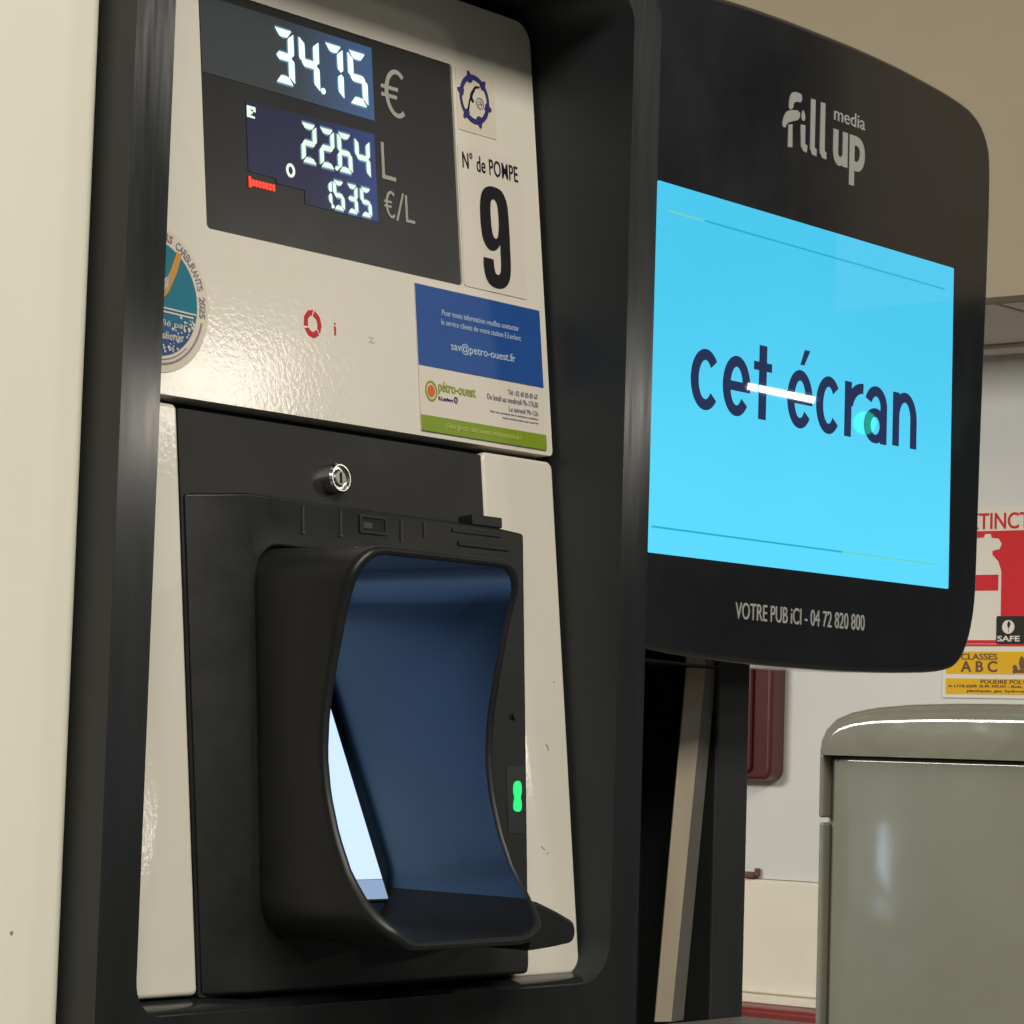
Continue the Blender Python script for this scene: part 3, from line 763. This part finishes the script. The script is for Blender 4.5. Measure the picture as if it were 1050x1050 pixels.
link('strip_edge', bm, mat('strip_shaded', (.13, .12, .10), .45, rvar=.1, vscale=20), ms)  # shade of the second face put into a darker colour

# ------------------------------------------------------------------ advertising screen
ad = thing('advertising_screen', (1.8546, .065, 1.3645), 'large black advertising screen showing dark words on a bright cyan picture', 'screen')
half = [(1.900, 1.8673), (1.941, 1.8663), (1.980, 1.8647), (2.0189, 1.8619), (2.050, 1.8594), (2.0770, 1.8560), (2.0965, 1.8520), (2.1120, 1.8450), (2.1225, 1.8345), (2.1290, 1.8230), (2.1312, 1.8080), (2.1316, 1.78), (2.1305, 1.7415), (2.1280, 1.68),
        (2.1245, 1.614), (2.1215, 1.53), (2.1190, 1.4465), (2.1165, 1.425), (2.1105, 1.405), (2.1020, 1.3895), (2.0905, 1.3785), (2.0780, 1.3735), (2.0521, 1.3697), (2.00, 1.3672), (1.9595, 1.3659), (1.9000, 1.3648)]
CXs = 1.8546
left_h = [(2 * CXs - x, z) for x, z in half][::-1]
outl = chaikin(half + left_h, 1)
slab('housing', outl, FY, .04, .095, M['housing'], ad, .005, 4)
box('mounting_bracket', (1.80, .0955, 1.50), (1.90, .129, 1.54), M['bay'], ad, .003)
M['screen'] = emis('screen_cyan', (.105, .70, .99), (.066, .575, .86), 1., 2, 1.50 - 1.3645, 1.76 - 1.3645, .012, (.01, .012, .014), noise=.12, spec=.45)
M['screen'].node_tree.nodes['Noise Texture'].inputs['Scale'].default_value = 5
M['screen_text'] = emis('screen_navy', (.014, .026, .085), None, 1., rough=.012, spec=.45)
M['line_teal'] = emis('screen_teal_line', (.02, .40, .62), None, 1., rough=.012)
M['line_green'] = emis('screen_green_line', (.16, .62, .55), None, 1., rough=.012)
SY = lambda o: FY(.04 - o)
scn = slab('lit_screen', rrect(1.6410, 1.4402, 2.0682, 1.7108, .0012), SY, .0008, -.002, M['screen'], ad)
WX, WY = .0098, .0082


def letter(ch, u0, u1, v0, v1):
    cx, cy, rx, ry = (u0 + u1) / 2, (v0 + v1) / 2, (u1 - u0) / 2, (v1 - v0) / 2
    if ch == 'c': return [earc(cx, cy, rx, ry, WX, WY, 40, 320)]
    if ch == 'e': return [earc(cx, cy, rx, ry, WX, WY, 0, 322), rrect(u0 + WX * .7, cy - WY * .45, u1 - .0003, cy + WY * .42)]
    if ch == 't': return [rrect(cx - WX * .52, v0, cx + WX * .52, v1), rrect(u0, 1.5885, u1, 1.5950)]
    if ch == 'r': return [rrect(u0, v0, u0 + WX, v1), earc(u1 - .001, v1 - .0235, u1 - u0 - WX * .25, .0240, WX, WY, 88, 165)]
    if ch == 'n': return [rrect(u0, v0, u0 + WX, v1 - .0006), earc(cx, v1 - .0215, rx, .0220, WX, WY, 0, 165), rrect(u1 - WX, v0, u1, v1 - .0214)]
    if ch == 'a': return [[circ(cx - .0008, v0 + .0140, rx - .0006, 40, .0142), circ(cx - .0008, v0 + .0140, rx - .0006 - WX * .95, 40, .0142 - WY * .85)[::-1]], rrect(u1 - WX, v0, u1, v1 - .0165), earc(cx, v1 - .0165, rx, .0170, WX, WY, 0, 158)]


bm = bmesh.new(); k_ = 0
for ch, u0, u1, v0, v1 in (('c', 1.6877, 1.7252, 1.5501, 1.5957), ('e', 1.7293, 1.7657, 1.5501, 1.5957), ('t', 1.7704, 1.7947, 1.5513, 1.6079), ('e', 1.8171, 1.8528, 1.5501, 1.5957),
                           ('c', 1.8582, 1.8941, 1.5501, 1.5957), ('r', 1.9000, 1.9276, 1.5512, 1.5952), ('a', 1.9300, 1.9641, 1.5501, 1.5957), ('n', 1.9735, 2.0111, 1.5512, 1.5957)):
    for q in letter(ch, u0, u1, v0, v1):
        k_ += 1; slab_bm(bm, q if isinstance(q[0][0], (tuple, list)) else [q], SY(.00125 + .00003 * (k_ % 3)), SY(.0009))
slab_bm(bm, [[(1.8346, 1.5998), (1.8398, 1.5998), (1.8480, 1.6121), (1.8405, 1.6121)]], SY(.00125), SY(.0009))
link('message', bm, M['screen_text'], scn, smooth=False)
for q, mm in (((1.70, 1.6900, 2.0525, 1.6914), 'line_teal'), ((1.6437, 1.4583, 1.90, 1.4597), 'line_teal'), ((1.655, 1.6900, 1.6999, 1.6914), 'line_green'), ((1.9001, 1.4583, 2.046, 1.4597), 'line_green')):
    slab('border_line', rrect(*q), SY, .00125, .0009, M[mm], scn)
# logo
fl = [chaikin([(1.8113, 1.7960), (1.8113, 1.8040), (1.8150, 1.8108), (1.8230, 1.8122), (1.8297, 1.8115), (1.8290, 1.8050), (1.8225, 1.8048), (1.8180, 1.8030), (1.8172, 1.7982)], 1),
      chaikin([(1.8019, 1.7822), (1.8055, 1.7920), (1.8120, 1.7962), (1.8272, 1.7985), (1.8266, 1.7912), (1.8165, 1.7880), (1.8095, 1.7855), (1.8060, 1.7803)], 1),
      [(1.8111, 1.7842), (1.8166, 1.7858), (1.8172, 1.7676), (1.8110, 1.7668)],
      [(1.8284, 1.7878), (1.8350, 1.7884), (1.8350, 1.7740), (1.8385, 1.7728), (1.8378, 1.7672), (1.8330, 1.7674), (1.8295, 1.7705)],
      chaikin([(1.8316, 1.8012), (1.8352, 1.7945), (1.8335, 1.7912), (1.8305, 1.7912), (1.8288, 1.7940)], 2),
      [(1.8426, 1.8112), (1.8490, 1.8112), (1.8490, 1.7735), (1.8520, 1.7722), (1.8517, 1.7668), (1.8455, 1.7672), (1.8425, 1.7710)],
      [(1.8568, 1.8112), (1.8633, 1.8114), (1.8635, 1.7735), (1.8662, 1.7722), (1.8660, 1.7668), (1.8600, 1.7672), (1.8565, 1.7710)]]
lgm = bmesh.new()
for p in fl: slab_bm(lgm, [p], SY(.0006), SY(.0001))
add_text(lgm, 'up', (1.8760, 1.7530, 1.9235, 1.7938), SY, .0006, .0001, bold=.030)
add_text(lgm, 'media', (1.8765, 1.8008, 1.9232, 1.8120), SY, .0006, .0001, bold=.006)
link('logo', lgm, M['logo_grey'], ad, smooth=False)
text('lettering', [('VOTRE PUB iCI - 04 72 820 800', (1.7540, 1.3985, 1.9372, 1.4112), dict(bold=.004))], SY, .0006, .0001, M['logo_grey'], ad)
